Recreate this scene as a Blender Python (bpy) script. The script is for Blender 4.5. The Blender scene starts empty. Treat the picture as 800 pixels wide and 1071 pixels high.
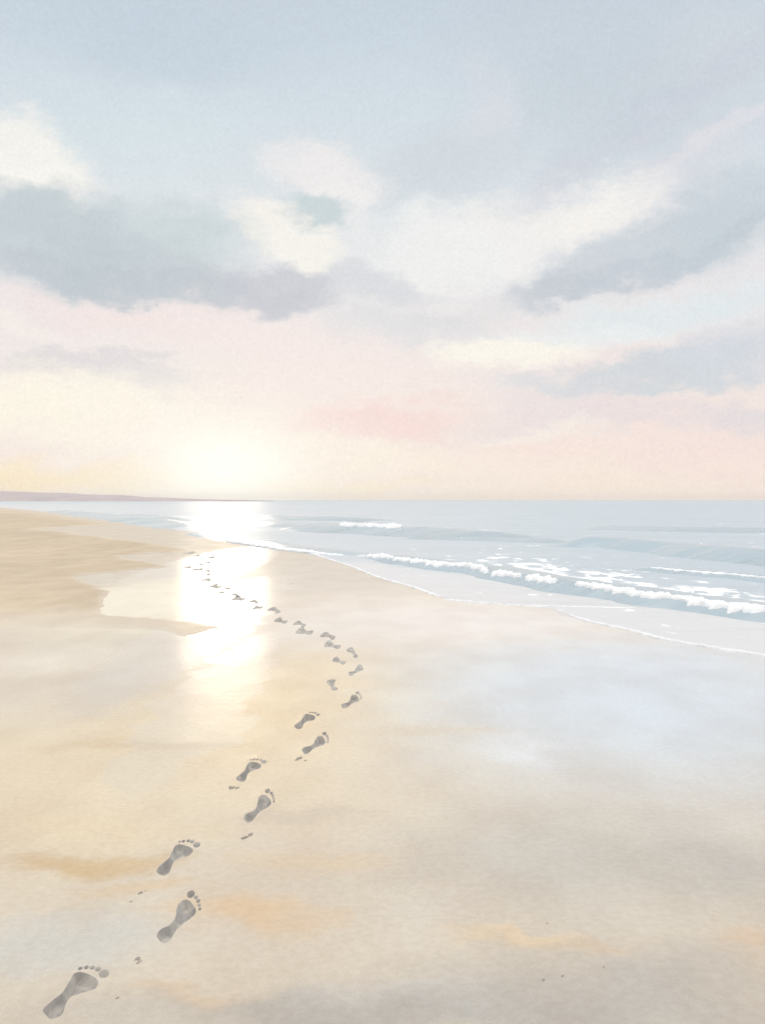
import bpy, bmesh, math, random
import numpy as np
from mathutils import Vector, noise
from mathutils.geometry import delaunay_2d_cdt

random.seed(7)
sc = bpy.context.scene
col = sc.collection
F = 1000.0      # focal length expressed in units of the 800 x 1071 picture
H = 1.25        # eye height in metres
HZ = 523.0      # picture row of the horizon

# ------------------------------------------------------------------ helpers
def ground(px, py, z=0.0):
    v = max(py - HZ, 0.05)
    y = F * (H - z) / v
    return ((px - 400.0) / F * y, y)

def lin(c):
    return tuple(((x / 255.0) / 12.92 if x / 255.0 <= 0.04045 else ((x / 255.0 + 0.055) / 1.055) ** 2.4) for x in c)

def nz(x, y, z=0.0):
    return noise.noise(Vector((x, y, z)))

def fbm(x, y, z=0.0, n=4):
    a, s, t = 1.0, 0.0, 0.0
    for i in range(n):
        s += a * nz(x, y, z + 7.1 * i); t += a
        x *= 2.03; y *= 2.03; a *= 0.5
    return s / t

def link_mesh(name, verts, faces, mat, parent=None, smooth=True):
    me = bpy.data.meshes.new(name)
    me.from_pydata([tuple(v) for v in verts], [], faces)
    me.update()
    if smooth:
        me.polygons.foreach_set('use_smooth', [True] * len(me.polygons))
    me.materials.append(mat)
    o = bpy.data.objects.new(name, me)
    col.objects.link(o)
    if parent is not None:
        o.parent = parent
    return o

def tag(o, label=None, cat=None, group=None, kind=None):
    if label: o['label'] = label
    if cat: o['category'] = cat
    if group: o['group'] = group
    if kind: o['kind'] = kind
    return o

def grid_faces(nr, nc, keep=None):
    out = []
    for i in range(nr - 1):
        for j in range(nc - 1):
            if keep is None or keep(i, j):
                a = i * nc + j
                out.append((a, a + 1, a + nc + 1, a + nc))
    return out

class N:
    """small node graph helper"""
    def __init__(self, tree):
        self.t = tree; tree.nodes.clear()
    def n(self, kind, **kw):
        nd = self.t.nodes.new(kind)
        for k, v in kw.items(): setattr(nd, k, v)
        return nd
    def l(self, a, b): self.t.links.new(a, b)
    def put(self, sock, v):
        if isinstance(v, bpy.types.NodeSocket): self.l(v, sock)
        else:
            if sock.type == 'RGBA' and len(v) == 3: v = tuple(v) + (1.0,)
            sock.default_value = v
    def math(self, op, a, b=0.0, c=None, clamp=False):
        nd = self.n('ShaderNodeMath', operation=op, use_clamp=clamp)
        self.put(nd.inputs[0], a); self.put(nd.inputs[1], b)
        if c is not None: self.put(nd.inputs[2], c)
        return nd.outputs[0]
    def vmath(self, op, a, b=None):
        nd = self.n('ShaderNodeVectorMath', operation=op)
        self.put(nd.inputs[0], a)
        if b is not None: self.put(nd.inputs[1], b)
        return nd.outputs['Value'] if op in ('LENGTH', 'DOT_PRODUCT') else nd.outputs[0]
    def scale(self, a, s):
        nd = self.n('ShaderNodeVectorMath', operation='SCALE')
        self.put(nd.inputs[0], a); self.put(nd.inputs[3], s)
        return nd.outputs[0]
    def noise(self, vec, scale, detail=3.0, rough=0.5, colour=False, dist=0.0):
        nd = self.n('ShaderNodeTexNoise')
        nd.inputs['Scale'].default_value = scale
        nd.inputs['Detail'].default_value = detail
        nd.inputs['Roughness'].default_value = rough
        nd.inputs['Distortion'].default_value = dist
        self.l(vec, nd.inputs['Vector'])
        return nd.outputs['Color' if colour else 'Fac']
    def mapping(self, vec, loc=(0, 0, 0), rot=(0, 0, 0), sc=(1, 1, 1), kind='POINT'):
        nd = self.n('ShaderNodeMapping', vector_type=kind)
        self.l(vec, nd.inputs['Vector'])
        nd.inputs['Location'].default_value = loc
        nd.inputs['Rotation'].default_value = rot
        nd.inputs['Scale'].default_value = sc
        return nd.outputs[0]
    def rng(self, v, a, b, c=0.0, d=1.0, smooth=True):
        nd = self.n('ShaderNodeMapRange', interpolation_type='SMOOTHSTEP' if smooth else 'LINEAR')
        self.put(nd.inputs[0], v)
        for i, x in enumerate((a, b, c, d)): nd.inputs[1 + i].default_value = x
        return nd.outputs[0]
    def mix(self, f, a, b, mode='MIX'):
        nd = self.n('ShaderNodeMix', data_type='RGBA', blend_type=mode)
        self.put(nd.inputs[0], f); self.put(nd.inputs[6], a); self.put(nd.inputs[7], b)
        return nd.outputs[2]
    def blob(self, vec, cx, cy, rx, ry, ang=0.0, soft=0.25):
        m = self.mapping(vec, (cx, cy, 0), (0, 0, math.radians(ang)), (rx, ry, 1), 'TEXTURE')
        return self.rng(self.vmath('LENGTH', m), 1.0 + (1 - soft) * 0.15, soft, 0.0, 1.0)

def new_mat(name):
    m = bpy.data.materials.new(name); m.use_nodes = True
    g = N(m.node_tree)
    out = g.n('ShaderNodeOutputMaterial')
    bs = g.n('ShaderNodeBsdfPrincipled')
    g.l(bs.outputs[0], out.inputs[0])
    return m, g, bs

# ------------------------------------------------------------------ sun, sky
SUN_AZ = math.atan2(235 - 400, 1000)          # left of straight ahead
SUN_EL = math.radians(5.5)
w = bpy.data.worlds.new('World'); sc.world = w; w.use_nodes = True
g = N(w.node_tree)
out = g.n('ShaderNodeOutputWorld')
tc = g.n('ShaderNodeTexCoord')
sep = g.n('ShaderNodeSeparateXYZ'); g.l(tc.outputs['Generated'], sep.inputs[0])
dx, dy, dz = sep.outputs
az = g.math('ARCTAN2', dx, dy)
hl = g.math('SQRT', g.math('ADD', g.math('MULTIPLY', dx, dx), g.math('ADD', g.math('MULTIPLY', dy, dy), 1e-5)))
te = g.math('DIVIDE', dz, hl)                 # tangent of the elevation
cmb = g.n('ShaderNodeCombineXYZ'); g.l(az, cmb.inputs[0]); g.l(te, cmb.inputs[1])
P = cmb.outputs[0]
# irregular outlines: two scales of drift, taken from the direction itself
D = tc.outputs['Generated']
Ds = g.mapping(D, sc=(1, 1, 1.9))
w1 = g.vmath('SUBTRACT', g.noise(Ds, 7.0, 3, 0.55, True), (0.5, 0.5, 0.5))
w2 = g.vmath('SUBTRACT', g.noise(Ds, 26.0, 4, 0.6, True), (0.5, 0.5, 0.5))
PW = g.vmath('ADD', P, g.scale(w1, 0.085))
PW = g.vmath('ADD', PW, g.scale(w2, 0.046))
w3 = g.vmath('SUBTRACT', g.noise(Ds, 75.0, 3, 0.6, True), (0.5, 0.5, 0.5))
PW = g.vmath('ADD', PW, g.scale(w3, 0.012))
def sky_ramp(stops):
    r = g.n('ShaderNodeValToRGB'); g.l(g.math('ADD', te, g.math('MULTIPLY', g.math('SUBTRACT', g.noise(Ds, 3.0, 2), 0.5), 0.10)), r.inputs[0])
    r.color_ramp.interpolation = 'B_SPLINE'
    els = r.color_ramp.elements
    els[0].position = stops[0][0]; els[0].color = lin(stops[0][1]) + (1,)
    els[1].position = stops[-1][0]; els[1].color = lin(stops[-1][1]) + (1,)
    for p, c in stops[1:-1]:
        e = els.new(p); e.color = lin(c) + (1,)
    return r.outputs[0]
SKYCOL = sky_ramp([(0.0, (250, 236, 224)), (0.05, (248, 231, 224)), (0.10, (245, 232, 227)), (0.17, (238, 231, 232)),
                   (0.25, (232, 233, 236)), (0.34, (217, 227, 233)), (0.44, (209, 221, 230)), (0.52, (198, 210, 222)),
                   (0.75, (205, 215, 226)), (1.0, (225, 230, 235))])
CLOUDS = [
 # px, py, rx, ry, angle, soft, opacity, colour (sRGB)
 (160, 45, 170, 45, 0, .0, .55, (197, 210, 222)),
 (150, 140, 170, 60, 5, .0, .6, (216, 229, 235)),
 (640, 90, 190, 110, -20, .05, .75, (203, 212, 220)),
 (760, 60, 90, 80, 0, .0, .5, (216, 220, 226)),
 (470, 175, 110, 55, 20, .1, .7, (209, 217, 224)),
 (515, 105, 45, 60, 0, .0, .5, (226, 225, 233)),
 (720, 180, 110, 40, 25, .1, .5, (223, 221, 230)),
 (560, 235, 150, 38, 12, .25, .85, (246, 243, 240)),
 (470, 265, 110, 40, 0, .2, .7, (241, 242, 242)),
 (640, 215, 70, 22, 22, .3, .6, (250, 247, 242)),
 (35, 178, 62, 52, -30, .45, .9, (248, 246, 240)),
 (60, 195, 60, 22, -35, .4, .6, (250, 248, 242)),
 (350, 180, 75, 38, -25, .35, .85, (241, 238, 238)),
 (300, 255, 70, 40, -30, .5, .95, (246, 243, 238)),
 (365, 215, 40, 40, -30, .4, .8, (240, 240, 240)),
 (60, 245, 90, 50, -10, .45, .85, (189, 203, 211)),
 (190, 245, 80, 42, -5, .25, .8, (199, 212, 218)),
 (150, 290, 130, 34, -8, .3, .85, (192, 203, 211)),
 (30, 275, 50, 28, -25, .5, .6, (203, 213, 221)),
 (285, 312, 90, 26, 0, .4, .9, (200, 203, 213)),
 (338, 226, 44, 26, 0, .4, .9, (199, 213, 218)),
 (400, 300, 70, 20, -5, .3, .75, (214, 217, 224)),
 (430, 345, 100, 28, -4, .2, .7, (221, 222, 227)),
 (660, 262, 170, 30, 18, .25, .85, (204, 212, 219)),
 (760, 225, 70, 42, 20, .2, .7, (199, 211, 218)),
 (585, 293, 70, 18, 10, .35, .8, (199, 206, 214)),
 (700, 325, 150, 34, 6, .2, .75, (226, 237, 241)),
 (600, 355, 120, 16, 0, .3, .6, (238, 243, 243)),
 (530, 377, 95, 20, 2, .45, .9, (252, 248, 238)),
 (690, 395, 130, 24, 8, .35, .85, (207, 215, 222)),
 (760, 372, 70, 26, 14, .3, .6, (214, 220, 229)),
 (590, 412, 80, 16, 3, .3, .7, (219, 220, 227)),
 (620, 440, 200, 20, 2, .1, .65, (231, 221, 226)),
 (800, 435, 70, 22, 0, .2, .6, (222, 219, 225)),
 (230, 350, 190, 34, -8, .1, .6, (246, 230, 227)),
 (100, 325, 130, 26, -12, .1, .45, (244, 226, 226)),
 (360, 395, 160, 26, -4, .1, .6, (246, 231, 229)),
 (130, 298, 170, 14, -9, .3, .6, (186, 196, 206)),
 (290, 318, 60, 12, 0, .3, .5, (196, 199, 209)),
 (700, 262, 150, 10, 20, .3, .6, (196, 205, 214)),
 (690, 120, 190, 24, 30, .1, .5, (203, 209, 220)),
 (745, 150, 110, 13, 30, .2, .6, (229, 228, 233)),
 (640, 160, 120, 12, 28, .2, .5, (214, 217, 226)),
 (110, 388, 85, 20, -4, .45, .85, (218, 214, 219)),
 (60, 380, 60, 16, 4, .4, .5, (222, 217, 221)),
 (385, 440, 110, 22, 3, .2, .9, (246, 214, 212)),
 (520, 470, 160, 18, 0, .05, .5, (247, 227, 222)),
 (740, 470, 110, 22, 0, .1, .6, (245, 226, 224)),
 (560, 455, 90, 10, 2, .2, .6, (249, 240, 234)),
 (20, 340, 60, 16, -10, .2, .5, (247, 238, 232)),
 (60, 425, 210, 42, -3, .1, .9, (254, 248, 232)),
 (330, 470, 220, 22, -3, .1, .6, (253, 243, 226)),
 (60, 502, 230, 26, 0, .1, .95, (252, 232, 198)),
 (330, 508, 140, 14, 0, .1, .8, (252, 234, 208)),
]
for (px, py, rx, ry, ang, soft, op, c) in CLOUDS:
    a = math.atan2(px - 400, F); ca = math.cos(a)
    f = g.blob(PW, a, (HZ - py) / F * ca, rx / F * 1.10, ry / F * 1.13, ang, min(.8, soft + .06))
    SKYCOL = g.mix(g.math('MULTIPLY', f, op), SKYCOL, lin(c))
# brightening round the low sun
sdir = (math.sin(SUN_AZ), math.cos(SUN_AZ), 0.030)
sl = math.sqrt(sum(v * v for v in sdir)); sdir = tuple(v / sl for v in sdir)
gd = g.mapping(P, (SUN_AZ, 0.030, 0), (0, 0, 0), (1.0, 0.62, 1), 'TEXTURE')
gl = g.vmath('LENGTH', gd)
front = g.math('GREATER_THAN', dy, 0.0)
def gauss(sig): return g.math('POWER', math.e, g.math('MULTIPLY', g.math('MULTIPLY', gl, gl), -1.0 / (sig * sig)))
SKYCOL = g.mix(g.math('MULTIPLY', gauss(0.19), 0.70), SKYCOL, lin((255, 248, 235)))
SKYCOL = g.mix(g.math('MULTIPLY', gauss(0.068), 0.9), SKYCOL, (1.15, 1.115, 1.01))
# the physical sky, blended in
sky = g.n('ShaderNodeTexSky', sky_type='NISHITA'); sky.sun_disc = False
sky.sun_elevation = SUN_EL; sky.sun_rotation = SUN_AZ
sky.air_density = 1.0; sky.dust_density = 1.0
skys = g.vmath('MINIMUM', g.scale(sky.outputs[0], 0.10), (1.05, 1.0, 0.92))
SKYCOL = g.mix(0.04, SKYCOL, skys)
# unseen sky overhead and behind the viewer, made brighter to light the sand
over = g.rng(te, 0.62, 1.4)
SKYCOL = g.mix(over, SKYCOL, (2.45, 2.40, 2.32))
back = g.rng(dy, 0.35, -0.4)
SKYCOL = g.mix(g.math('MULTIPLY', back, 0.8), SKYCOL, (1.35, 1.32, 1.29))
grain = g.math('ADD', 1.0, g.math('MULTIPLY', g.math('SUBTRACT', g.noise(D, 330.0, 2, 0.6), 0.5), 0.16))
grain = g.math('ADD', grain, g.math('MULTIPLY', g.math('SUBTRACT', g.noise(Ds, 38.0, 4, 0.6), 0.5), 0.05))
SKYCOL = g.scale(SKYCOL, grain)
bg = g.n('ShaderNodeBackground'); g.l(SKYCOL, bg.inputs[0]); bg.inputs[1].default_value = 1.0
g.l(bg.outputs[0], out.inputs[0])
try:
    w.cycles.sampling_method = 'MANUAL'; w.cycles.sample_map_resolution = 512
except Exception: pass

sun = bpy.data.lights.new('sun', 'SUN'); sun.energy = 0.034; sun.angle = math.radians(5); sun.color = (1.0, 0.86, 0.66)
so = bpy.data.objects.new('sun', sun); col.objects.link(so)
sv = Vector((math.sin(SUN_AZ) * math.cos(SUN_EL), math.cos(SUN_AZ) * math.cos(SUN_EL), math.sin(SUN_EL)))
so.rotation_euler = sv.to_track_quat('Z', 'Y').to_euler(); so.location = (-20, 60, 12)

# ------------------------------------------------------------------ materials
def gblob(g, vec, px, py, rpx, rpy, ang=0, soft=.2):
    x, y = ground(px, py)
    return g.blob(vec, x, y, rpx * y / F, rpy * y * y / (F * H), ang, soft)

def sand_nodes(g, bs, wet_socket, base, bumpk=1.0):
    pos = g.n('ShaderNodeNewGeometry').outputs['Position']
    fine = g.noise(pos, 420.0, 3, 0.65)
    mid = g.noise(pos, 34.0, 4, 0.6)
    stretch = g.mapping(pos, sc=(1.0, 0.55, 1.0), rot=(0, 0, math.radians(14)))
    big = g.noise(stretch, 2.2, 4, 0.55)
    speck = g.rng(g.noise(pos, 900.0, 1, 0.5), 0.30, 0.36, 0.86, 1.0)
    c = g.mix(g.rng(big, .3, .7), base, g.mix(1.0, base, (0.90, 0.87, 0.85), 'MULTIPLY'))
    c = g.mix(g.rng(fine, .3, .7), c, g.mix(1.0, c, (0.82, 0.81, 0.80), 'MULTIPLY'))
    c = g.mix(g.rng(mid, .35, .65), c, g.mix(1.0, c, (0.93, 0.92, 0.905), 'MULTIPLY'))
    c = g.scale(c, speck)
    g.l(c, bs.inputs['Base Color'])
    hgt = g.math('ADD', g.math('MULTIPLY', fine, 0.0016), g.math('ADD', g.math('MULTIPLY', mid, 0.006), g.math('MULTIPLY', big, 0.03)))
    b = g.n('ShaderNodeBump'); b.inputs['Strength'].default_value = 0.45 * bumpk; b.inputs['Distance'].default_value = 1.0
    g.l(hgt, b.inputs['Height']); g.l(b.outputs[0], bs.inputs['Normal'])
    # water film: much smoother than the grains below it
    fh = g.math('ADD', g.math('MULTIPLY', big, 0.012), g.math('MULTIPLY', mid, 0.0016))
    b2 = g.n('ShaderNodeBump'); b2.inputs['Strength'].default_value = 0.35; b2.inputs['Distance'].default_value = 1.0
    g.l(fh, b2.inputs['Height']); g.l(b2.outputs[0], bs.inputs['Coat Normal'])
    bs.inputs['Specular IOR Level'].default_value = 0.3
    bs.inputs['Roughness'].default_value = 0.85
    bs.inputs['Coat IOR'].default_value = 1.5
    bs.inputs['Coat Roughness'].default_value = 0.30
    if wet_socket is not None: g.put(bs.inputs['Coat Weight'], wet_socket)

M = {}
# wet beach sand
m, g, bs = new_mat('wet_sand'); M['sand'] = m
pos = g.n('ShaderNodeNewGeometry').outputs['Position']
flat = g.mapping(pos, sc=(1, 1, 0))
wv = g.vmath('SUBTRACT', g.noise(flat, 0.9, 5, 0.55, True), (0.5, 0.5, 0.5))
fw = g.vmath('ADD', flat, g.scale(wv, 0.9))
wv2 = g.vmath('SUBTRACT', g.noise(flat, 3.0, 4, 0.55, True), (0.5, 0.5, 0.5))
fn = g.vmath('ADD', flat, g.scale(wv2, 0.5))
BASE = (0.60, 0.535, 0.44)
c = g.mix(0.0, BASE, BASE)
for (px, py, rx, ry, an, soft, op, cc) in [
    (60, 800, 260, 120, 0, .1, .85, (0.69, 0.585, 0.415)),
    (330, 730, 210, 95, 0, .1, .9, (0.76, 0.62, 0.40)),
    (450, 640, 260, 45, 0, .0, .85, (0.80, 0.72, 0.61)),  # cream-pink sky reflection by the waterline, put into this colour and the next
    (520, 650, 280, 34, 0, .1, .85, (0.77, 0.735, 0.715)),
    (690, 690, 300, 40, 0, .1, .85, (0.66, 0.70, 0.75)),  # blue sky reflection painted into the base, here and in the following blue patches
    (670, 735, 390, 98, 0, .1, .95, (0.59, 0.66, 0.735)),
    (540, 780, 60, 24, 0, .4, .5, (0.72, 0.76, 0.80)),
    (170, 625, 130, 34, 0, .3, .95, (0.84, 0.77, 0.57)),  # reflected sky glow of the left pool, painted as cream sand
    (60, 690, 120, 22, 0, .1, .6, (0.76, 0.70, 0.60)),
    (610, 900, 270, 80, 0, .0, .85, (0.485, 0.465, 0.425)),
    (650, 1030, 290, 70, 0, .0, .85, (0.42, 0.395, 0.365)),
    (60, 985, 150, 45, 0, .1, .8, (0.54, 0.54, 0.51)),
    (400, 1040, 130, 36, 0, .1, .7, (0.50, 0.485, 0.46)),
    (100, 868, 160, 34, 0, .1, .7, (0.70, 0.59, 0.41)),
    (95, 905, 120, 15, 0, .2, .9, (0.56, 0.415, 0.235)),
    (150, 930, 90, 10, 0, .2, .6, (0.62, 0.48, 0.31)),
    (255, 957, 95, 26, 0, .2, .9, (0.65, 0.49, 0.32)),
    (330, 900, 110, 18, 0, .1, .6, (0.66, 0.53, 0.37)),
    (185, 1050, 85, 22, 0, .2, .85, (0.64, 0.50, 0.345)),
    (540, 976, 80, 9, 0, .3, .85, (0.66, 0.54, 0.38)),
    (600, 985, 110, 12, 0, .1, .7, (0.56, 0.46, 0.34)),
    (790, 985, 70, 26, 0, .1, .7, (0.62, 0.475, 0.34)),
    (440, 765, 120, 10, 0, .2, .5, (0.62, 0.52, 0.38)),
    (140, 780, 150, 7, 0, .2, .6, (0.60, 0.47, 0.30)),
    (320, 848, 110, 12, 0, .1, .6, (0.54, 0.475, 0.38)),
    (430, 960, 110, 40, 0, .1, .6, (0.60, 0.555, 0.485)),
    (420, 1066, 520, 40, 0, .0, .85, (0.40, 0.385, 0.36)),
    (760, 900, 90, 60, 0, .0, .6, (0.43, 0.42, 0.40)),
]:
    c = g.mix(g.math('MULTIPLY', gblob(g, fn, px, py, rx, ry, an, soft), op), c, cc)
wet = g.rng(g.noise(flat, 1.4, 4, 0.6), .25, .75, 0.15, 0.45)
for (px, py, rx, ry, an, soft, op, val) in [
    (480, 610, 560, 85, 0, .2, .95, 1.0),
    (680, 730, 330, 95, 0, .25, .95, 1.0),
    (560, 790, 120, 26, 0, .3, .8, 1.0),
    (350, 740, 110, 60, 0, .2, .7, 0.25),
    (60, 690, 120, 30, 0, .1, .7, 0.7),
]:
    f = g.math('MULTIPLY', gblob(g, fw, px, py, rx, ry, an, soft), op)
    nd = g.n('ShaderNodeMix', data_type='FLOAT'); g.put(nd.inputs[0], f); g.put(nd.inputs[2], wet); nd.inputs[3].default_value = val
    wet = nd.outputs[0]
film = None
for (px, py, rx, ry) in [(232, 716, 52, 84), (236, 640, 54, 66), (228, 588, 60, 26), (150, 628, 105, 24), (226, 764, 46, 26)]:
    f = gblob(g, fn, px, py, rx, ry, 0, .75)
    wet = g.math('MAXIMUM', wet, f)
    film = f if film is None else g.math('MAXIMUM', film, f)
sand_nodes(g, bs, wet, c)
g.l(g.rng(film, 0, 1, .30, .20), bs.inputs['Coat Roughness'])
g.l(g.rng(film, 0, 1, 1.5, 1.85), bs.inputs['Coat IOR'])

m, g, bs = new_mat('dry_sand'); M['dry'] = m
ed = g.n('ShaderNodeAttribute', attribute_name='dryness').outputs['Fac']
pz = g.n('ShaderNodeNewGeometry').outputs['Position']
lay = g.rng(g.noise(g.mapping(pz, sc=(.5, .16, 1)), 1.0, 5, .6), .3, .7)
sand_nodes(g, bs, g.math('SUBTRACT', 1.0, g.math('MULTIPLY', ed, 0.9)), g.mix(ed, (0.68, 0.595, 0.47), g.mix(lay, (0.52, 0.43, 0.315), (0.61, 0.51, 0.375))), 1.2)
m, g, bs = new_mat('footprint_sand'); M['print'] = m
pz = g.n('ShaderNodeNewGeometry').outputs['Position']
damp = g.rng(g.noise(pz, 17.0, 4, 0.6), .38, .62)
sand_nodes(g, bs, 0.0, g.mix(damp, (0.35, 0.34, 0.325), (0.53, 0.515, 0.485)), 0.8)
m, g, bs = new_mat('clump_sand'); M['clump'] = m
sand_nodes(g, bs, 0.0, (0.33, 0.30, 0.27), 0.8)

# sea water
def water(name, base, rough, bump, film=False):
    m, g, bs = new_mat(name)
    pos = g.n('ShaderNodeNewGeometry').outputs['Position']
    q = g.mapping(pos, rot=(0, 0, math.radians(28)), sc=(0.55, 1.6, 1))
    n1 = g.noise(q, 0.9, 5, 0.62)
    n2 = g.noise(q, 6.0, 3, 0.6)
    hh = g.math('ADD', g.math('MULTIPLY', n1, 0.40), g.math('MULTIPLY', n2, 0.03))
    slick = g.rng(g.noise(g.mapping(pos, rot=(0, 0, math.radians(18)), sc=(.035, .22, 1)), 1.0, 4, .6), .40, .60, .12, 1.0)
    b = g.n('ShaderNodeBump'); g.l(g.math('MULTIPLY', slick, bump), b.inputs['Strength']); b.inputs['Distance'].default_value = 1.0
    g.l(hh, b.inputs['Height']); g.l(b.outputs[0], bs.inputs['Normal'])
    bs.inputs['Roughness'].default_value = rough
    bs.inputs['IOR'].default_value = 1.34
    at = g.n('ShaderNodeAttribute', attribute_name='foam').outputs['Fac']
    sh = g.n('ShaderNodeAttribute', attribute_name='shallow_sheen').outputs['Fac']
    q2 = g.mapping(pos, rot=(0, 0, math.radians(20)), sc=(1.0, 0.45, 1))
    fnz = g.noise(q2, 2.6, 6, 0.62, dist=0.6)
    mask = g.rng(g.math('ADD', g.math('MULTIPLY', at, 0.27), fnz), 0.70, 0.78)
    c = g.mix(g.noise(q, 0.25, 3), base, tuple(x * 0.86 for x in base))
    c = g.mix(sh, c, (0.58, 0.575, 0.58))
    c = g.mix(mask, c, (0.86, 0.86, 0.85))
    g.l(c, bs.inputs['Base Color'])
    r = g.math('ADD', g.math('MULTIPLY', mask, 0.6), rough, clamp=True)
    g.l(r, bs.inputs['Roughness'])
    return m
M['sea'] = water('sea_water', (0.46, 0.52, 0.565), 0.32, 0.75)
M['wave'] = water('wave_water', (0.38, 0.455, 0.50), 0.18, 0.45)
m, g, bs = new_mat('foam'); M['foam'] = m
pos = g.n('ShaderNodeNewGeometry').outputs['Position']
f = g.noise(pos, 14.0, 5, 0.65)
g.l(g.mix(f, (0.64, 0.68, 0.72), (0.88, 0.87, 0.86)), bs.inputs['Base Color'])
bs.inputs['Roughness'].default_value = 0.7
b = g.n('ShaderNodeBump'); b.inputs['Distance'].default_value = 0.05; b.inputs['Strength'].default_value = 0.6
g.l(f, b.inputs['Height']); g.l(b.outputs[0], bs.inputs['Normal'])
m, g, bs = new_mat('headland'); M['head'] = m
pos = g.n('ShaderNodeNewGeometry').outputs['Position']
q = g.mapping(pos, sc=(0.012, 0.02, 0.15))
g.l(g.mix(g.rng(g.noise(q, 3.0, 5, 0.6), .35, .65), (0.46, 0.39, 0.38), (0.38, 0.34, 0.35)), bs.inputs['Base Color'])
bs.inputs['Roughness'].default_value = 0.95

# ------------------------------------------------------------------ the sea
SHORE = [(-700, 526.2), (-300, 527.2), (-100, 529), (0, 530.5), (60, 536), (110, 542), (150, 549), (200, 557), (240, 565), (290, 572.5), (318, 577),
         (345, 585), (372, 594), (400, 606), (430, 613), (468, 627.5), (510, 632), (545, 634.5), (575, 637), (600, 646), (630, 654), (655, 659), (690, 669),
         (740, 677), (800, 686), (900, 704), (1100, 745), (1500, 800), (2000, 830)]
def shore_py(px):
    return float(np.interp(px, [p[0] for p in SHORE], [p[1] for p in SHORE])) + 1.1 * fbm(px * .02, 3.3) * max(0.2, min(1.5, (px + 100) / 400))
def seaz(x, y):
    if y > 160: return 0.012
    k = max(0.0, min(1.0, (y - 12) / 12)) * (1 - max(0.0, (y - 90) / 70))
    a = fbm(x * .16 - y * .10, y * .42 + x * .18, 1.3, 3)
    return 0.012 + k * 0.055 * (a + 0.3)
BREAK = [(385, 584), (440, 592), (500, 598), (545, 606), (600, 616), (665, 625), (700, 630), (800, 643), (900, 655), (1200, 690)]
def brk(px): return float(np.interp(px, [p[0] for p in BREAK], [p[1] for p in BREAK]))
cols = list(np.concatenate([np.linspace(-700, -20, 40), np.linspace(-15, 815, 420), np.linspace(825, 2000, 90)]))
NR = 230
verts = []; foam = []; shal_sheen = []
for i in range(NR):
    t = i / (NR - 1)
    for px in cols:
        s = shore_py(px); vs = s - HZ
        v = vs * (1 - t) ** 1.6 + 0.31 * t
        y = F * H / v; x = (px - 400) / F * y
        z = seaz(x, y) if i else -0.02
        if 0 < i < 6: z = 0.003 + (z - 0.003) * i / 6
        verts.append((x, y, z))
        py = HZ + v
        d = (brk(px) - py)                      # px beyond the breaker
        fo = 0.0
        if px > 380:
            if d > -4: fo = max(0.0, 1 - abs(d - 12) / 26) * min(1, (px - 380) / 200)
            elif d > -12: fo = 0.25
        if py > 540 and px > 420: fo = max(fo, 0.28)
        foam.append(min(1, fo))
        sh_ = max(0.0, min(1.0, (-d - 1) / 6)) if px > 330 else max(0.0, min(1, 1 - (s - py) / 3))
        shal_sheen.append(max(sh_, .75 * max(0, min(1, 1 - (px - 120) / 420)) * min(1, v / 6)))  # besides real shallows, warm sky reflection on the left water painted as paler colour
sea = link_mesh('sea', verts, grid_faces(NR, len(cols)), M['sea'])
for nme, arr in (('foam', foam), ('shallow_sheen', shal_sheen)):
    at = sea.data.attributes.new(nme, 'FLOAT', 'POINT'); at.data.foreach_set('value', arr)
tag(sea, 'pale grey-blue sea reaching to the horizon', 'sea', kind='structure')

# ------------------------------------------------------------------ waves
def resample(pts, n):
    g_ = [Vector(ground(*p)) for p in pts]
    d = [0.0]
    for a, b in zip(g_[:-1], g_[1:]): d.append(d[-1] + (b - a).length)
    T = np.linspace(0, d[-1], n)
    # finer spacing near the viewer is not needed: waves are short
    X = np.interp(T, d, [p.x for p in g_]); Y = np.interp(T, d, [p.y for p in g_])
    k = max(3, n // 16)
    ker = np.ones(2 * k + 1) / (2 * k + 1)
    X = np.convolve(np.pad(X, k, mode='edge'), ker, 'valid'); Y = np.convolve(np.pad(Y, k, mode='edge'), ker, 'valid')
    return X, Y, T, d[-1]

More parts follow.
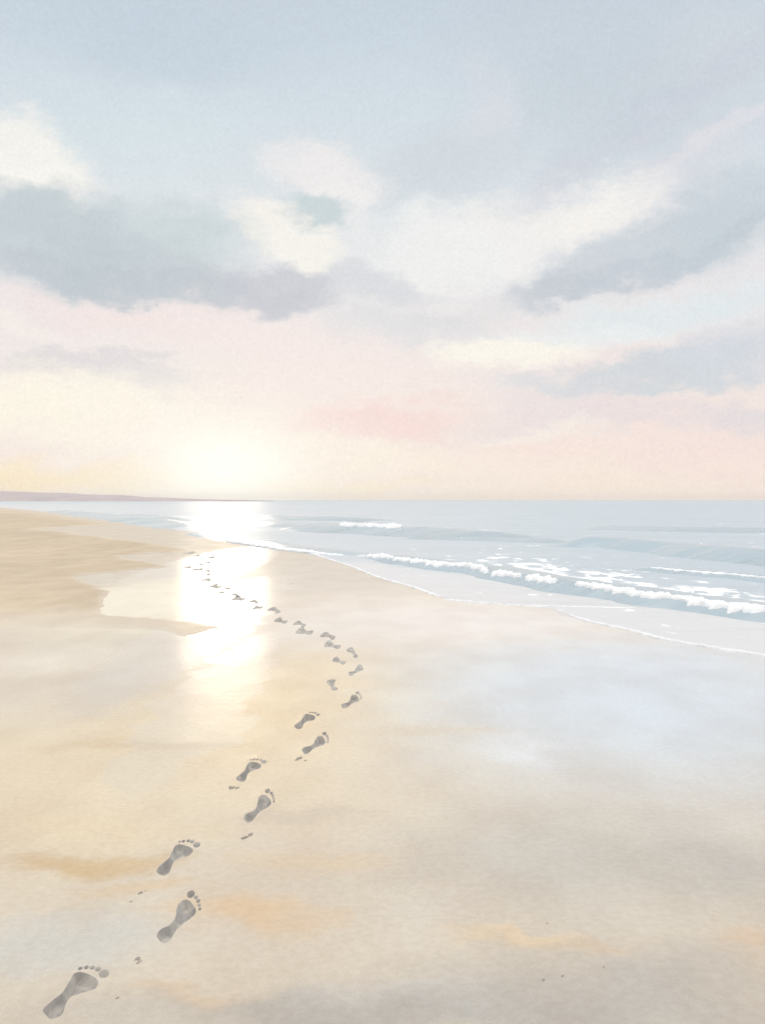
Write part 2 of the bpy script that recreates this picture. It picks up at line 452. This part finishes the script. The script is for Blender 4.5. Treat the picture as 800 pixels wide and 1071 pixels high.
def make_wave(label, pts, height, back, frontw, foam_from=None, foam_to=None, foam_w=0.3, foam_h=0.07, seed=0, foam_off=0.1, swash=False, group=None, rag=1.0):
    """A long low ridge of water following a crest line; its white water is a child."""
    n = 400
    X, Y, T, L = resample(pts, n)
    tx = np.gradient(X); ty = np.gradient(Y); q = np.hypot(tx, ty) + 1e-9; tx /= q; ty /= q
    nx, ny = ty, -tx                        # towards the shore when the line runs left to right
    if np.mean(ny) > 0: nx, ny = -nx, -ny
    prof = []
    K = 26
    for j in range(K):
        u = j / (K - 1) * 2 - 1             # -1 seaward foot .. 1 shoreward foot
        off = u * (back if u < 0 else frontw)
        zz = (math.cos(math.pi * u) * .5 + .5)
        if u > 0: zz = (1 - u ** 1.3) ** 1.2 if u < 1 else 0
        prof.append((off, zz))
    vs = []
    def hgt(i):
        s = i / (n - 1)
        env = min(1, s / .12) ** 1.0 * min(1, (1 - s) / .12)
        env = env * env * (3 - 2 * env)
        return height * env * (1 + .35 * fbm(T[i] * .35 + seed, seed * 1.7))
    wob = [0.25 * back * fbm(T[i] * .5, seed + 9.0) for i in range(n)]
    for i in range(n):
        h = hgt(i)
        for off, zz in prof:
            o = off + wob[i]
            vs.append((X[i] + nx[i] * o, Y[i] + ny[i] * o, -0.03 + (0.05 + h) * zz ** .8))
    if not swash:
        root = link_mesh('wave', vs, grid_faces(n, K), M['wave'])
    else:
        root = None
    if foam_from is not None:
        n2 = int(min(1500, max(300, L / 0.02))); K2 = 17
        fv = []
        for i in range(n2):
            s = foam_from + (foam_to - foam_from) * i / (n2 - 1)
            k = s * (n - 1); k0 = min(n - 2, int(k)); fr = k - k0
            cx = X[k0] * (1 - fr) + X[k0 + 1] * fr; cy = Y[k0] * (1 - fr) + Y[k0 + 1] * fr
            hh = 0 if swash else hgt(k0) * (1 - fr) + hgt(k0 + 1) * fr
            wb = 0 if swash else wob[k0]
            d = s * L
            e = min(1, i / (n2 * .06)) * min(1, (n2 - 1 - i) / (n2 * .06))
            wloc = foam_w * (0.45 + 1.1 * abs(fbm(d * 1.1 / max(foam_w, .1) * .35, seed + 2.2)) * 2) * (e ** .5)
            wob2 = foam_w * .5 * fbm(d * .9, seed + 5) * rag
            for j in range(K2):
                u = j / (K2 - 1) * 2 - 1
                o = foam_off + wb + wob2 + u * wloc * (1 + .3 * nz(d * 6, u * 2, seed))
                px_, py_ = cx + nx[k0] * o, cy + ny[k0] * o
                if swash: base = 0.006
                else:
                    oo = o - wb
                    uu = oo / (back if oo < 0 else frontw)
                    uu = max(-1, min(1, uu))
                    pz = (math.cos(math.pi * uu) * .5 + .5) if uu < 0 else max(0, (1 - uu ** 1.3)) ** 1.2
                    base = 0.012 + hh * pz
                lump = (1 - u * u) ** .6 * (.55 + 1.2 * abs(fbm(px_ * 7, py_ * 4, seed, 4)) * 1.3) if abs(u) < 1 else 0
                al = (fbm(px_ * 2.1, py_ * 1.2, seed + 4, 3) * rag + .5 * (1 - u * u) + .10) / .22
                al = max(0.0, min(1.0, al)) * min(1.0, (1 - abs(u)) * 5)
                fv.append((px_, py_, base - 0.016 + (foam_h * lump + 0.018) * al))

        fo = link_mesh('foam_crest' if root else 'foam_line', fv, grid_faces(n2, K2), M['foam'], root)
        if not root: root = fo
    tag(root, label, 'foam line' if swash else 'wave', group)
    return root

make_wave('largest breaking wave, its long ragged white crest rolling in nearest the beach', [(372, 582.5), (440, 593), (500, 599.5), (545, 609), (600, 619), (665, 629), (700, 634), (800, 648), (920, 662), (1100, 684)],
          0.13, 1.6, 0.45, 0.02, 0.99, 0.12, 0.05, seed=1, foam_off=0.12, rag=2.0)
make_wave('smooth blue unbroken swell rising behind the breaker at the right', [(560, 571.5), (600, 572.5), (640, 573), (690, 577), (740, 582), (800, 589), (900, 600), (1050, 612)], 0.24, 1.8, 1.1, seed=4)
make_wave('small far wave with a short white cap left of the smooth swell', [(325, 553), (360, 556), (400, 558.5), (430, 559), (470, 562), (530, 567)], 0.28, 3.0, 2.0, 0.28, 0.55, 0.35, 0.13, seed=6, foam_off=0.2)
make_wave('low distant grey swell lying nearest the horizon at the right', [(600, 553.5), (680, 554.5), (760, 556), (860, 558), (960, 560)], 0.16, 4.0, 2.5, seed=11)
make_wave('long thin blue wave edging the glowing sand below the sun', [(205, 557.5), (240, 564), (290, 571), (330, 576.5), (365, 580.5), (400, 584)], 0.07, 1.2, 0.8, 0.45, 0.95, 0.12, 0.025, seed=14, foam_off=0.5)
make_wave('thin middle swell leading left from the smooth blue swell', [(430, 563.5), (480, 565.5), (540, 567.5), (600, 568.5)], 0.11, 1.8, 1.2, seed=31)
make_wave('tiny far swell under the sun glow, nearest the horizon at the left', [(235, 541), (290, 542.5), (330, 543.5), (370, 545.5)], 0.20, 5.0, 4.0, seed=33)
make_wave('low swell close behind the breaker foam at the far right', [(660, 596), (720, 601), (780, 606), (840, 613), (900, 621)], 0.07, .7, .5, 0.1, 0.9, 0.07, 0.02, seed=35, foam_off=.1, rag=1.6)
make_wave('faint low wave nearest the sand bank tips at the far left', [(60, 534.5), (100, 539), (150, 545), (200, 551.5), (235, 556)], 0.16, 2.5, 2.0, seed=41)
make_wave('faint blue ripple far up the shore beneath the headland', [(120, 539.5), (170, 543), (230, 547), (290, 549.5), (340, 552)], 0.16, 4.0, 3.0, seed=17)
make_wave('narrow white foam line along the upper wash, just below the breaker', [(462, 627.3), (500, 631), (545, 634), (600, 635.5), (667, 637)], 0, 1, 1, 0, 1, 0.035, 0.014, seed=21, foam_off=0, swash=True, rag=1.2)
make_wave('white foam edge of the last wash, lying lowest on the wet sand', [(592, 643), (615, 650.5), (640, 656), (665, 661), (690, 669), (740, 677.5), (800, 686.5), (880, 700)], 0, 1, 1, 0, 1, 0.035, 0.016, seed=24, foam_off=0, swash=True, rag=1.3)
make_wave('faintest broken foam line, leftmost at the end of the wash', [(318, 577), (345, 585), (372, 594), (400, 606), (430, 613), (466, 627)], 0, 1, 1, 0, 1, 0.035, 0.010, seed=27, foam_off=0, swash=True, rag=1.3)

# ------------------------------------------------------------------ headland
hv = []; XN, YN = 240, 24
for j in range(YN):
    b_ = j / (YN - 1)
    for i in range(XN):
        a_ = i / (XN - 1)
        px = -900 + a_ * (243 + 900)
        yy = 900 + b_ * 260 + 120 * (1 - a_)
        xx = (px - 400) / F * 1010 + b_ * 30
        top = float(np.interp(px, [-900, -300, -60, 0, 30, 60, 90, 115, 150, 190, 243], [17, 15, 12, 10.2, 9.0, 7.6, 6.8, 5.2, 3.6, 2.2, .5]))
        top += 0.8 * fbm(px * .045, 2.0, 0, 4) * min(1, top / 4)
        z = top * 0.98 * math.sin(math.pi * min(1, b_ * .85 + .08)) ** .7 * (1 + .10 * nz(px * .05, b_ * 4)) + H * 0
        if j == 0 or j == YN - 1: z = -1
        hv.append((xx, yy, z))
hd = link_mesh('headland', hv, grid_faces(YN, XN), M['head'])
tag(hd, 'low mauve-grey headland on the horizon at the far left', 'headland', kind='structure')

# ------------------------------------------------------------------ footprints
SOLE = [(0, 0), (.09, .015), (.135, .09), (.13, .20), (.115, .31), (.125, .43), (.165, .55), (.20, .65), (.195, .73), (.13, .79), (0.01, .825), (-.10, .83),
        (-.175, .78), (-.195, .69), (-.155, .60), (-.095, .51), (-.04, .41), (-.045, .31), (-.095, .21), (-.13, .11), (-.085, .02)]
TOES = [(-.135, .955, .074, .082), (-.010, .965, .044, .050), (.075, .935, .039, .045), (.148, .885, .035, .041), (.205, .825, .031, .037)]
def smooth_loop(p, per):
    n = len(p); o = []
    for i in range(n):
        p0, p1, p2, p3 = (np.array(p[(i + k - 1) % n], float) for k in range(4))
        for k in range(per):
            t = k / per
            o.append(tuple(.5 * (2 * p1 + (p2 - p0) * t + (2 * p0 - 5 * p1 + 4 * p2 - p3) * t * t + (3 * p1 - p0 - 3 * p2 + p3) * t ** 3)))
    return o
# heel (px, py), toes (px, py), side (-1 left, 1 right), label
PR = [
 ((50, 1064), (104, 1012), -1, 'large left footprint at the bottom of the trail, heel nearest the corner'),
 ((167, 984), (207, 937), 1, 'grey right footprint, second from the bottom, with clear curved toes'),
 ((167, 915), (202, 879), -1, 'left footprint third from the bottom, under the brownish sand streak'),
 ((257, 859), (285, 829), 1, 'right footprint fourth from the bottom, with a deep dark heel'),
 ((250, 817), (273, 794), -1, 'left footprint fifth from the bottom, its big toe mark set apart'),
 ((317, 787), (343, 769), 1, 'right footprint sixth from the bottom, lying long and slanted'),
 ((310, 762), (330, 745), -1, 'left footprint seventh from the bottom, hooked like a comma'),
 ((358, 740), (377, 726), 1, 'right footprint eighth from the bottom, where the trail starts to bend'),
 ((351, 722), (345, 710), -1, 'ninth footprint from the bottom, a small wedge inside the bend'),
 ((365, 706), (380, 696), 1, 'tenth footprint from the bottom, outermost right in the bend'),
 ((361, 694), (348, 688), -1, 'eleventh footprint from the bottom, pointing left at the bend'),
 ((373, 688), (364, 677), 1, 'twelfth footprint from the bottom, steeply tilted at the top of the bend'),
 ((356, 677), (339, 672), -1, None), ((350, 668), (336, 662.5), 1, None), ((327, 662), (310, 658.5), -1, None),
 ((319, 655), (308, 650.5), 1, None), ((300, 651), (288, 647), -1, None), ((292, 641), (282, 635.5), 1, None),
 ((274.5, 635.3), (265, 635.3), -1, None), ((269.5, 630.7), (262.5, 628), 1, None), ((256.5, 626.8), (244.5, 624.8), -1, None),
 ((249, 623.8), (243.5, 621), 1, None), ((235.5, 620), (229, 619.2), -1, None), ((240.5, 616.6), (236, 614.8), 1, None),
 ((230.5, 614.5), (221.5, 612), -1, None), ((220.5, 607.5), (213, 605.8), 1, None), ((220.4, 601.6), (216.6, 599.8), -1, None),
 ((219, 598.4), (216, 596), 1, None), ((213.2, 595.7), (208, 594.8), -1, None), ((206, 596.1), (201.4, 595.3), 1, None),
 ((200.5, 594), (195.2, 592.6), -1, None), ((211.8, 591.1), (207.6, 590.2), 1, None), ((220.8, 588.6), (216.6, 587.9), -1, None),
 ((228.8, 585.8), (223.2, 587), 1, None), ((225.2, 583.5), (218.8, 582.4), -1, None), ((236, 584.2), (233, 583.6), 1, None),
 ((209, 581.7), (204.6, 580.4), -1, None), ((201.8, 579.1), (195.6, 577.9), 1, None)]
ORD = ['', '', '', '', '', '', '', '', '', '', '', '', 'thirteenth', 'fourteenth', 'fifteenth', 'sixteenth', 'seventeenth', 'eighteenth', 'nineteenth',
       'twentieth', 'twenty-first', 'twenty-second', 'twenty-third', 'twenty-fourth', 'twenty-fifth', 'twenty-sixth', 'twenty-seventh', 'twenty-eighth',
       'twenty-ninth', 'thirtieth', 'thirty-first', 'thirty-second', 'thirty-third', 'thirty-fourth', 'thirty-fifth', 'thirty-sixth', 'thirty-seventh', 'thirty-eighth']
def sandz(x, y):
    k = max(0.0, min(1.0, (9 - y) / 6))
    return k * (0.006 * fbm(x * .9, y * .7, 5, 2) + 0.0025 * fbm(x * 3.1, y * 4.2, 8, 3))
loops = []      # (points world xy, print index, part, depth)
prints = []
for k, (hp, tp, side, label) in enumerate(PR):
    a = Vector(ground(*hp)); b = Vector(ground(*tp)); ax = b - a; L = ax.length
    v = (hp[1] + tp[1]) / 2 - HZ
    ux = ax / max(L, 1e-6); uy = Vector((ux.y, -ux.x))      # uy: to the walker's right
    # width factor enlarged with distance so far prints keep their thickness in the image
    wk = float(np.interp(v, [55, 80, 110, 150, 200, 260, 400], [3.6, 3.2, 2.6, 2.0, 1.55, 1.3, 1.15]))
    Lw = float(np.interp(v, [0, 200, 500], [0.26, 0.27, 0.30]))
    near = k < 8
    ix, iy = tp[0] - hp[0], hp[1] - tp[1]
    ym = (a.y + b.y) / 2
    ip = Vector((iy * ym / F, -ix * ym * ym / (F * H)))      # print width sheared along the image perpendicular to match its outline in view
    ip *= float(np.interp(v, [55, 100, 200], [1.5, 1.25, 1.0]))
    bl = (.62 if side < 0 else .8) if v > 180 else .9
    wid = ip * bl + uy * (Lw * (1 - bl))
    def W(p, sx=1.0):
        return a + ax * p[1] + wid * (p[0] * side)
    prints.append((k, a + ax * .45, near, label))
    pts = smooth_loop(SOLE, 4 if near else 2)
    if not near:
        pts = [(x, y * 1.12 if y > .5 else y) for x, y in pts]
    pts = [(x * (1 + .10 * nz(x * 5, y * 5, k * 3.1)) + .012 * nz(y * 9, x * 9, k), y + .010 * nz(x * 12, y * 12, k)) for x, y in pts]
    loops.append(([W(p) for p in pts], k, 'sole_print', 0.034 if near else 0.04))
    if near:
        for q, (cx, cy, rx, ry) in enumerate(TOES if k != 6 else TOES[:4]):
            m_ = 16 if q == 0 else 12
            j1, j2 = .012 * nz(k * 3.3, q * 2.1), .012 * nz(k * 1.3, q * 4.1)
            s_ = 1 + .2 * nz(k * 5.1, q * 1.9)
            loops.append(([W((cx + j1 + rx * s_ * math.cos(2 * math.pi * i / m_) * (1 + .1 * nz(i, k, q)), cy + j2 + ry * s_ * math.sin(2 * math.pi * i / m_))) for i in range(m_)], k, 'toe_print', 0.020))
def signed_area(p): return sum(p[i].x * p[(i + 1) % len(p)].y - p[(i + 1) % len(p)].x * p[i].y for i in range(len(p))) / 2
loops = [((l if signed_area(l) > 0 else l[::-1]), k, n_, d) for l, k, n_, d in loops]

def inside(px, py, poly):
    r = np.zeros(px.shape, bool); n = len(poly)
    for i in range(n):
        x1, y1 = poly[i]; x2, y2 = poly[(i + 1) % n]
        if y1 == y2: continue
        c_ = ((y1 > py) != (y2 > py)) & (px < (x2 - x1) * (py - y1) / (y2 - y1) + x1)
        r ^= c_
    return r
def dist(px, py, poly):
    d = np.full(px.shape, 1e9); n = len(poly)
    for i in range(n):
        x1, y1 = poly[i]; x2, y2 = poly[(i + 1) % n]
        ex, ey = x2 - x1, y2 - y1
        t = np.clip(((px - x1) * ex + (py - y1) * ey) / (ex * ex + ey * ey + 1e-12), 0, 1)
        d = np.minimum(d, np.hypot(px - x1 - ex * t, py - y1 - ey * t))
    return d
roots = {}
for k, c_, near, label in prints:
    r = bpy.data.objects.new('footprint', None); col.objects.link(r)
    r.location = (c_.x, c_.y, 0); r.empty_display_size = .1
    tag(r, label or (ORD[k] + ' footprint from the bottom of the trail, a small grey dent in pale sand'), 'footprint', 'footprints trailing across the sand to the water')
    roots[k] = (r, c_)
for l, k, nme, dep in loops:
    poly = [(p.x, p.y) for p in l]
    xs = np.array([p[0] for p in poly]); ys = np.array([p[1] for p in poly])
    ext = max(xs.max() - xs.min(), ys.max() - ys.min())
    st = ext / (34 if (nme == 'sole_print' and k < 8) else 12)
    gx, gy = np.meshgrid(np.arange(xs.min(), xs.max(), st), np.arange(ys.min(), ys.max(), st))
    gx = gx.ravel() + .21 * st * np.sin(gy.ravel() * 977); gy = gy.ravel()
    ok = inside(gx, gy, poly); gx, gy = gx[ok], gy[ok]
    if len(gx):
        dd = dist(gx, gy, poly); ok = dd > st * .35; gx, gy, dd = gx[ok], gy[ok], dd[ok]
    else: dd = np.array([])
    wall = 0.012 if nme == 'sole_print' else 0.009
    wall = max(wall, ext * .03)
    vv = [Vector(p) for p in poly] + [Vector((x, y)) for x, y in zip(gx, gy)]
    n0 = len(poly)
    res = delaunay_2d_cdt(vv, [], [list(range(n0))], 1, 1e-6)
    r, c_ = roots[k]
    # which output vert is which
    zz = {}
    ov = []
    for vi, src in enumerate(res[3]):
        p = res[0][vi]; s0 = src[0] if src else 0
        z = sandz(p.x, p.y)
        if s0 >= n0:
            t = min(1, dd[s0 - n0] / wall); t = t * t * (3 - 2 * t)
            z -= dep * t * (0.86 + .35 * fbm(p.x * 16, p.y * 16, k, 3)) * (1 - .55 * min(1, max(0, dd[s0 - n0] - wall) / (.030 if k < 8 else .05)))
        ov.append((p.x - c_.x, p.y - c_.y, z))
    fc = [tuple(f) for f in res[2]]
    link_mesh(nme, ov, fc, M['print'], r)

# ------------------------------------------------------------------ the sand sheet, with the prints pressed out of it
pts = []
ysl = [-14, -8, -4, -2, -1, 0, .6, 1.0, 1.4] + list(np.geomspace(1.75, 60, 150)) + list(np.geomspace(64, 1500, 30))
for y in ysl:
    yy = max(y, 3.0)
    uu = np.concatenate([[-3, -2, -1.3, -.9, -.7], np.linspace(-.55, .55, 90 if 1.4 < y < 60 else 30), [.7, .9, 1.3, 2, 3]])
    for j, u in enumerate(uu):
        pts.append((u * yy + .003 * yy * math.sin(j * 12.9 + y * 78), y + 0.002 * yy * math.sin(j * 7.7 + y * 3)))
P_ = np.array(pts); bad = np.zeros(len(P_), bool)
faces_in = []; vv = []
for l, k, nme, dep in loops:
    poly = [(p.x, p.y) for p in l]
    xs = [p[0] for p in poly]; ys = [p[1] for p in poly]
    mrg = 0.004 * (sum(ys) / len(ys)) * .5
    sel = np.where((P_[:, 0] > min(xs) - mrg) & (P_[:, 0] < max(xs) + mrg) & (P_[:, 1] > min(ys) - mrg) & (P_[:, 1] < max(ys) + mrg))[0]
    if len(sel):
        q = P_[sel]; bad[sel] |= inside(q[:, 0], q[:, 1], poly) | (dist(q[:, 0], q[:, 1], poly) < mrg)
    faces_in.append(list(range(len(vv), len(vv) + len(poly)))); vv += [Vector(p) for p in poly]
vv += [Vector(p) for p in P_[~bad]]
for l, k, nme, dep in loops:                       # sand squeezed up round the nearer prints
    if k < 8:
        n = len(l); step = 1 if nme == 'sole_print' else 2
        for i in range(0, n, step):
            t_ = (l[(i + 1) % n] - l[i - 1]).normalized(); nn = Vector((t_.y, -t_.x))
            for of in (.004, .009, .016, .026): vv.append(l[i] + nn * of)
rimsrc = [([(p.x, p.y) for p in l], Vector((sum(p.x for p in l), sum(p.y for p in l))) / len(l)) for l, k, nme, dep in loops if k < 8]
res = delaunay_2d_cdt(vv, [], faces_in, 0, 1e-7)
def sheetz(x, y):
    z = sandz(x, y)
    if y > 3:
        v = F * H / y; px = 400 + x / y * F
        d = (shore_py(px) - HZ) - v
        if d > 2.5: z -= min(1.2, (d - 2.5) * .03)
    return z
RX = np.array([p.x for p in res[0]]); RY = np.array([p.y for p in res[0]]); RD = np.full(len(RX), 1.0)
for pl, ce in rimsrc:
    sel = np.where(np.hypot(RX - ce.x, RY - ce.y) < .35)[0]
    RD[sel] = np.minimum(RD[sel], dist(RX[sel], RY[sel], pl))
def rim(i, x, y):
    d = RD[i]
    if d > .05: return 0
    return .0032 * math.exp(-((d - .009) / .008) ** 2) * (.7 + .9 * nz(x * 14, y * 14, 2))
sv_ = [(p.x, p.y, sheetz(p.x, p.y) + rim(i, p.x, p.y)) for i, p in enumerate(res[0])]
sf_ = [tuple(f) for f, src in zip(res[2], res[5]) if not src]
used = sorted({i for f in sf_ for i in f}); mp = {a: b for b, a in enumerate(used)}
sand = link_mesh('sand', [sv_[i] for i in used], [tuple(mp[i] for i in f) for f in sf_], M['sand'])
tag(sand, 'pale wet sand of the beach with smooth reflections', 'sand', kind='structure')

# ------------------------------------------------------------------ drier sand banks, slightly raised, reaching into the wet sand in tongues
DRY = [(-900, 527.0), (-200, 527.8), (0, 530.6), (40, 535.5), (90, 543.5), (124, 548.4), (90, 550.6), (58, 551.4), (46, 553.2), (80, 558), (140, 565.5), (206, 575.6), (170, 578), (130, 581),
       (128, 583.5), (150, 587), (178, 592), (130, 597), (84, 602), (80, 605), (96, 611), (114, 618), (106, 630), (110, 643), (170, 647.5), (229, 655), (196, 664), (183, 672),
       (150, 682), (60, 690), (-60, 697), (-400, 712), (-900, 760)]
def dry_outline():
    o = []
    n = len(DRY)
    for i in range(n - 1):
        (x1, y1), (x2, y2) = DRY[i], DRY[i + 1]
        m_ = max(2, int(math.hypot(x2 - x1, (y2 - y1) * 2) / 2.5)) if x1 > -100 else 8
        for k in range(m_):
            t = k / m_
            px = x1 + (x2 - x1) * t; py = y1 + (y2 - y1) * t
            v = py - HZ
            a_ = min(1, max(0, v / 40))
            o.append((px + 12 * a_ * fbm(px * .06, py * .25, 2, 5), py + 3.0 * a_ * fbm(px * .07, py * .3, 9, 5)))
    o.append(DRY[-1])
    return o
def slab(name, outline, mat, vr, pr, hgt, slope, e0):
    do = [Vector(ground(*p)) for p in outline]
    if signed_area(do) < 0: do = do[::-1]
    poly = [(p.x, p.y) for p in do]
    gp = []
    for v in vr:
        y = F * H / v
        for px in pr:
            gp.append(((px - 400) / F * y, y))
    gp = np.array(gp)
    ok = inside(gp[:, 0], gp[:, 1], poly); gp = gp[ok]
    dd = dist(gp[:, 0], gp[:, 1], poly); scl = gp[:, 1] * .0025
    ok = dd > scl; gp = gp[ok]; dd = dd[ok]
    res = delaunay_2d_cdt(do + [Vector(p) for p in gp], [], [list(range(len(do)))], 1, 1e-7)
    ov = []; dr = []
    for vi, src in enumerate(res[3]):
        p = res[0][vi]; s0 = src[0] if src else 0
        py_ = F * H / p.y + HZ; px_ = p.x / p.y * F + 400
        fade = 1 - min(1, max(0, (py_ - 632 + 12 * fbm(p.x * .5, p.y * .5)) / 34)) * min(1, max(0, (240 - px_) / 70))
        e_ = 0 if s0 < len(do) else min(1, .45 + dd[s0 - len(do)] / (.05 + .012 * p.y))
        dr.append(max(.45, e_) * fade)
        if s0 < len(do): z = sandz(p.x, p.y) + e0
        else:
            t = min(1, dd[s0 - len(do)] / slope(p.y)); t = t * (2 - t)
            z = sandz(p.x, p.y) + e0 + .002 + hgt(p.y) * t * (1 + .5 * fbm(p.x * .5, p.y * .3, 3, 3))
        z -= .05 * max(0, 1 - fade / .35)
        ov.append((p.x, p.y, z))
    o = link_mesh(name, ov, [tuple(f) for f in res[2]], mat)
    at = o.data.attributes.new('dryness', 'FLOAT', 'POINT'); at.data.foreach_set('value', dr)
    return o
dry = slab('sand_bank', dry_outline(), M['dry'], np.linspace(4.5, 236, 150), np.linspace(-880, 240, 170), lambda y: .012 + .0004 * y, lambda y: .5 + .015 * y, .0015)
tag(dry, 'drier tan sand banks reaching in tongues from the left', 'sand bank', kind='structure')

# ------------------------------------------------------------------ flicked sand clumps beside the prints, small pebbles
def clump(name, px, py, size, label, cat, parts=1, seed=0, group=None, el=1.8):
    cx, cy = ground(px, py)
    bm = bmesh.new()
    rnd = random.Random(seed)
    for i in range(parts):
        bmi = bmesh.ops.create_icosphere(bm, subdivisions=2, radius=1.0)
        s = size * (1 if i == 0 else rnd.uniform(.4, .8))
        ox, oy = (0, 0) if i == 0 else (size * el * rnd.uniform(-.55, 1.5), size * 1.6 * el * rnd.uniform(-1.5, 1.5))
        for v_ in bmi['verts']:
            n_ = 1 + .35 * nz(v_.co.x * 1.4 + seed, v_.co.y * 1.4 + i, v_.co.z * 1.4)
            x_, y_, z_ = v_.co * n_
            v_.co = Vector((ox + x_ * s + y_ * s * .5, oy + y_ * s * el, z_ * s * .3 + s * .06))
    me = bpy.data.meshes.new(name); bm.to_mesh(me); bm.free()
    me.polygons.foreach_set('use_smooth', [True] * len(me.polygons))
    me.materials.append(M['clump'])
    o = bpy.data.objects.new(name, me); col.objects.link(o); o.location = (cx, cy, sandz(cx, cy))
    tag(o, label, cat, group)
CG = 'flicked crumbs of damp sand beside the footprints'
clump('sand_crumb', 147, 934, .006, 'dark crumbs of sand just left below the third footprint heel', 'sand crumbs', 3, 1, CG)
clump('sand_crumb', 137, 943, .0035, 'single dark sand dot, farther left than the crumbs below the third footprint', 'sand crumb', 1, 2, CG)
clump('sand_crumb', 144, 1003, .006, 'broken grey crumbs of sand above the bottom footprint', 'sand crumbs', 4, 3, CG)
clump('sand_crumb', 123, 1044, .0035, 'lone grey speck right of the bottom footprint heel', 'sand crumb', 1, 4, CG)
clump('sand_crumb', 256, 876, .010, 'grey flick of sand just below the fourth footprint', 'sand crumbs', 3, 5, CG)
clump('sand_crumb', 243, 824, .011, 'two grey crumbs of sand left below the fifth footprint', 'sand crumbs', 3, 6, CG)
clump('sand_crumb', 313, 793, .013, 'grey flick of sand just below the sixth footprint', 'sand crumbs', 3, 8, CG)
PG = 'dark specks on the foreground sand'
clump('pebble', 568, 1025, .0038, 'small dark pebble leftmost of the foreground pair at lower right', 'pebble', 1, 11, PG)
clump('pebble', 588, 1021, .0036, 'small dark pebble rightmost of the foreground pair at lower right', 'pebble', 1, 12, PG)
clump('pebble', 631, 1012, .0026, 'tiny pebble farthest right on the foreground sand', 'pebble', 1, 13, PG)
clump('pebble', 572, 966, .0028, 'tiny pebble by the orange-brown patch of foreground sand', 'pebble', 1, 14, PG)

# ------------------------------------------------------------------ evening haze over the whole beach
bm = bmesh.new(); bmesh.ops.create_cube(bm, size=1.0)
for v_ in bm.verts: v_.co = Vector((v_.co.x * 26000, 1950 + v_.co.y * 4300, 9 + v_.co.z * 24))
me = bpy.data.meshes.new('haze'); bm.to_mesh(me); bm.free()
hm = bpy.data.materials.new('haze'); hm.use_nodes = True
g = N(hm.node_tree); o_ = g.n('ShaderNodeOutputMaterial'); pv = g.n('ShaderNodeVolumePrincipled')
pv.inputs['Color'].default_value = (0.99, 0.98, 0.98, 1); pv.inputs['Anisotropy'].default_value = 0.35; pv.inputs['Density'].default_value = 0.00010
g.l(pv.outputs[0], o_.inputs['Volume'])
me.materials.append(hm); hz = bpy.data.objects.new('haze', me); col.objects.link(hz)
tag(hz, 'thin pale haze over the beach and sea', 'haze', kind='stuff')

# ------------------------------------------------------------------ camera
cam = bpy.data.cameras.new('camera'); co = bpy.data.objects.new('camera', cam); col.objects.link(co)
co.location = (0, 0, H); co.rotation_euler = (math.radians(90), 0, 0)
cam.sensor_width = 36; cam.sensor_fit = 'AUTO'; cam.lens = 36 * F / 1071.0
cam.shift_y = -(535.5 - HZ) / 1071.0
cam.clip_start = 0.05; cam.clip_end = 20000
sc.camera = co
sc.view_settings.view_transform = 'Standard'; sc.view_settings.look = 'None'
sc.view_settings.exposure = 0.0; sc.view_settings.gamma = 1.0
sc.render.engine = 'CYCLES'
sc.cycles.max_bounces = 6; sc.cycles.sample_clamp_indirect = 3.0
sc.cycles.use_denoising = True
